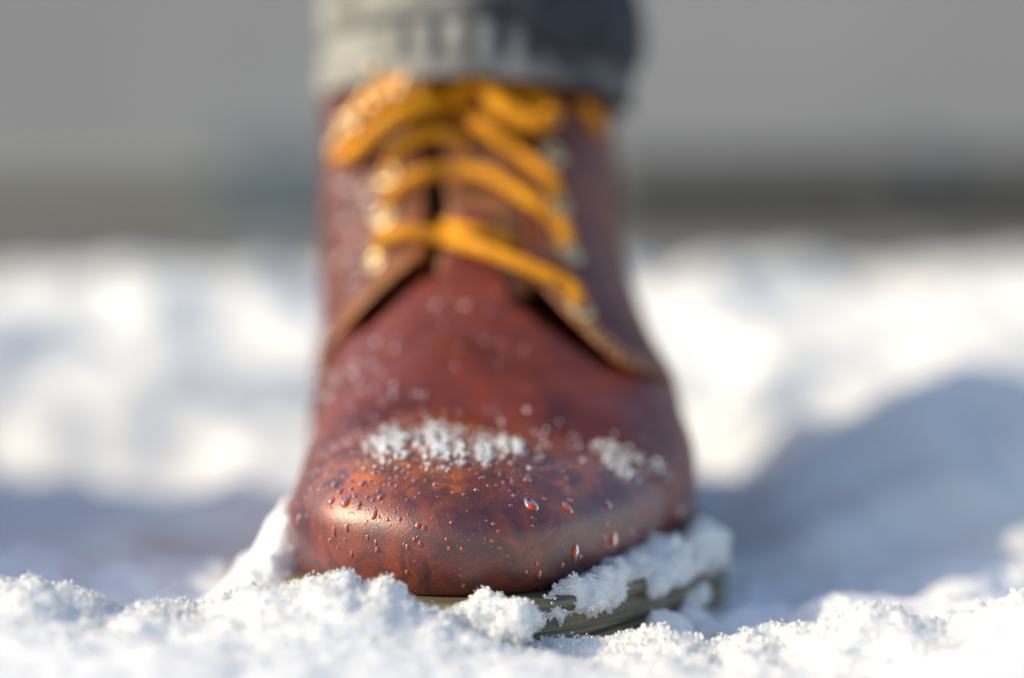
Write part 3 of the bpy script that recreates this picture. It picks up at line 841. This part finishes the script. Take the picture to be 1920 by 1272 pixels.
clump('snow_clump', [wl(1236, 1178, 0.525, 0.0028), wl(1262, 1186, 0.528, 0.0030)],
      'pea-sized snow lump before the right side of the outsole', 63, ng=500)

# snow grains on the toe cap
def grains_at(pixfun, n, rmin, rmax, stack):
    pts = []
    for _ in range(n):
        px, py = pixfun(); p, n_ = hit(px, py)
        if p is None: continue
        pts.append(tuple(p + n_ * (random.random() * stack) + Vector((0, 0, 0.0002))))
    return np.array(pts)
def main_patch():
    while True:
        px = random.uniform(672, 980); py = random.gauss(0, 1)
        cen = 832 + 0.045 * (px - 672) + 8 * math.sin(px * 0.03)
        sg = 19 * (1 - ((px - 820) / 170) ** 2) + 4
        if sg <= 2: continue
        if noise3(px, cen, 0, 14.0, 5) > 0.25 and random.random() < 0.8: continue
        yy = cen + py * sg * 0.8
        if noise3(px, yy, 0, 13.0, 6) < 0.02 and random.random() < 0.8: continue
        return px, yy
pts = np.concatenate([grains_at(main_patch, 1500, 0, 0, 0.0008), grains_at(lambda: (random.gauss(810, 120), random.gauss(846, 24)), 260, 0, 0, 0.0002)])
o = crystals('snow_grains', pts, None, 0.00014, 0.00066, M_grain, ICO0); tag(o, 'melting snow grains in a band across the toe cap crest', 'snow grains', kind='stuff')
def right_patch():
    t = random.random()
    if random.random() < 0.5: px, py = 1112 + 80 * t, 838 + 62 * t
    else: px, py = 1125 + 125 * t, 832 + 62 * t
    return px + random.gauss(0, 8), py + random.gauss(0, 7)
pts = grains_at(right_patch, 280, 0, 0, 0.0009)
o = crystals('snow_grains', pts, None, 0.00016, 0.0007, M_grain, ICO0); tag(o, 'sparse strip of snow grains on the shaded right side of the toe', 'snow grains', kind='stuff')

# ------------------------------------------------------------------ water drops on the leather
def drop_verts(r, elong, lopside=0.35):
    Vb, Fb = ICO2
    V = Vb.copy(); V[:, 2] = np.where(V[:, 2] < 0, V[:, 2] * 0.25, V[:, 2] * 0.62)
    t = V[:, 1]                         # +y of the frame is downhill
    V[:, 0] *= (1 + lopside * t * 0.6)
    V[:, 2] *= (1 + lopside * t)
    V[:, 1] *= elong
    return V * r, Fb
big = [  # px, py, radius(mm), elongation, label
    (995, 946, 1.35, 1.7, 'largest crescent-shaped water drop right of the toe centre'),
    (1149, 1013, 1.30, 1.45, 'round drop glowing orange low on the right of the toe'),
    (1078, 1034, 1.15, 1.4, 'dark red drop low on the toe, left of the orange glowing one'),
    (1063, 952, 0.85, 2.0, 'narrow orange drop just right of the crescent-shaped drop'),
    (988, 900, 0.80, 1.2, 'amber drop directly above the crescent-shaped drop'),
    (1139, 946, 0.85, 1.3, 'dull red drop at mid height on the shaded right of the toe'),
    (1010, 1076, 0.65, 1.5, 'small oval drop near the bottom edge of the toe, right of centre'),
    (817, 908, 0.70, 1.3, 'small red drop left of the orange scuff on the toe'),
    (681, 906, 0.75, 1.5, 'upright red drop under the left end of the snow grains'),
    (702, 964, 0.60, 2.1, 'tall thin red drop above the bright highlight on the toe'),
    (648, 942, 1.05, 1.3, 'glossy orange-red drop lowest of the cluster at upper left of the toe'),
    (622, 940, 0.85, 1.2, 'ringed drop at the lower left of the upper left cluster'),
    (638, 922, 0.80, 1.2, 'ringed drop at the right of the upper left cluster'),
    (628, 910, 0.80, 1.2, 'ringed drop at the top of the upper left cluster'),
    (626, 997, 0.65, 1.7, 'slim red drop left of the bright highlight on the toe'),
    (650, 990, 0.60, 1.6, 'slim dark drop just left of the bright highlight'),
    (1275, 960, 1.05, 1.3, 'pale blurred drop at the right edge of the toe'),
    (784, 985, 0.60, 1.2, 'round red drop right of the highlight, left one of a pair'),
    (795, 990, 0.52, 1.2, 'round red drop right of the highlight, right one of a pair'),
    (764, 1026, 0.52, 1.2, 'small orange drop low on the toe, left of centre'),
    (707, 1031, 0.55, 1.2, 'orange drop low on the toe below the bright highlight'),
    (561, 973, 0.85, 1.2, 'single ringed drop near the left edge of the toe'),
]
def place_drop(px, py, rmm, el, label=None, group=None):
    p, n_ = hit(px, py)
    if p is None: return
    V, F_ = drop_verts(rmm * 0.00130, el)
    A = frame(n_)
    me = mesh_np('water_drop', V @ A.T, F_); o = link('water_drop', me, M_drop)
    o.location = p + n_ * 0.00003
    tag(o, label, 'water drop', group)
for b in big: place_drop(*b[:4], b[4], 'water drops on the toe')
def scatter(n, fun, rfun):
    Vs, Fs, k = [], [], 0
    for _ in range(n):
        px, py = fun(); p, n_ = hit(px, py)
        if p is None or n_.y > 0.2: continue
        V, F_ = drop_verts(rfun() * 0.001, random.uniform(1.0, 1.5)); 
        Vs.append(V @ frame(n_).T + np.array(p)); Fs.append(F_ + k); k += len(V)
    return np.concatenate(Vs), np.concatenate(Fs)
ICO2_keep = ICO2; ICO2 = ICO
def f_toe(): return (random.uniform(560, 1240), random.uniform(875, 1110)) if random.random() < 0.7 else (random.gauss(690, 60), random.gauss(930, 55))
V1, F1 = scatter(620, f_toe, lambda: 0.12 + 0.55 * random.random() ** 3.5)
def f_rim(): return random.gauss(830, 170), random.gauss(858, 24)
V2, F2_ = scatter(420, f_rim, lambda: 0.2 + 0.45 * random.random() ** 2)
o = link('fine_droplets', mesh_np('fine_droplets', np.concatenate([V1, V2]), np.concatenate([F1, F2_ + len(V1)])), M_drop)
tag(o, 'fine mist of tiny water droplets beading all over the toe', 'droplets', kind='stuff')
def f_left(): return random.triangular(545, 760, 600), random.uniform(640, 960)
def f_vamp(): return random.uniform(600, 1000), random.uniform(540, 830)
def f_shaft(): return random.triangular(610, 790, 640), random.uniform(200, 640)
V1, F1 = scatter(90, f_left, lambda: 0.45 + 0.5 * random.random())
V2, F2_ = scatter(60, f_vamp, lambda: 0.45 + 0.5 * random.random())
V3, F3_ = scatter(40, f_shaft, lambda: 0.6 + 0.6 * random.random())
o = link('blurred_droplets', mesh_np('blurred_droplets', np.concatenate([V1, V2, V3]), np.concatenate([F1, F2_ + len(V1), F3_ + len(V1) + len(V2)])), M_drop)
tag(o, 'out-of-focus sparkling droplets on the sunlit side and vamp of the boot', 'droplets', kind='stuff')

# added pale and golden beads imitating sun glints on the sunlit flank, vamp and laces
bead_px = [(640, 482, 1.0), (650, 350, .9), (690, 372, .9), (608, 550, .9), (610, 612, 2.2), (700, 405, .8), (872, 574, .9), (818, 572, .6), (706, 642, .9),
           (740, 655, .7), (668, 682, 1.2), (662, 700, 1.3), (672, 712, 1.0), (702, 728, .9), (738, 722, 1.0), (738, 742, .8), (785, 740, .9), (620, 738, .8),
           (988, 770, 1.6), (592, 735, .9), (586, 822, 1.4), (562, 866, 1.2), (600, 850, 1.0), (570, 888, 1.0), (545, 880, 1.0), (532, 905, 1.0),
           (548, 912, 1.1), (558, 905, 1.0), (550, 930, 1.0), (632, 840, 1.3), (652, 828, 1.3), (684, 822, 1.3), (692, 826, 1.2), (1018, 818, 1.2), (1020, 830, 1.1), (1004, 812, 1.0), (940, 790, .9)]
lace_bead = [(x_ + random.uniform(-9, 9), y_ + random.uniform(-9, 9), random.uniform(0.7, 2.8), 0.017) for x_, y_ in ((628, 322), (645, 300), (662, 284), (640, 280), (680, 262), (665, 262), (700, 246), (720, 232), (742, 218), (764, 206), (712, 182), (690, 228))] + [(715, 178, 1.5, 0.012), (672, 262, 1.6, 0.015), (655, 282, 1.5, 0.015), (690, 240, 1.3, 0.015), (640, 300, 1.4, 0.013), (722, 215, 1.2, 0.015), (780, 200, 1.2, 0.014), (650, 318, 1.2, 0.012)]
for _ in range(36):
    bead_px.append((random.triangular(560, 760, 600), random.uniform(620, 940), random.uniform(0.4, 0.9)))
for _ in range(14):
    bead_px.append((random.uniform(620, 700), random.uniform(330, 560), random.uniform(0.35, 0.7)))
def beads(name, lst, mat):
    Vs, Fs, k = [], [], 0
    for b in lst:
        p, n_ = hit(b[0], b[1])
        if p is None: continue
        coc = 12.2 * abs(p.y - 0.508) / 0.508
        rad = min(1.7, (0.42 if len(b) > 3 else 0.28) * coc * math.sqrt(b[2]) + 0.12) * 0.001
        p = p + Vector((0, -0.85, 0.5)).normalized() * b[3] if len(b) > 3 else p + n_ * rad * 0.2
        V = ICO[0] * np.array([1, random.uniform(1, 1.3), 0.6])
        Vs.append((V * rad) @ frame(n_).T + np.array(p)); Fs.append(ICO[1] + k); k += len(V)
    return link(name, mesh_np(name, np.concatenate(Vs), np.concatenate(Fs)), mat)
o = beads('lace_glints', lace_bead, M_gold)
tag(o, 'golden beads added as sun glints on the upper left lace bow below the cuff', 'droplets', kind='stuff')
o = beads('glint_beads', bead_px, M_bead)
tag(o, 'pale beads added as sun glints on the sunlit flank and vamp', 'glint beads', kind='stuff')
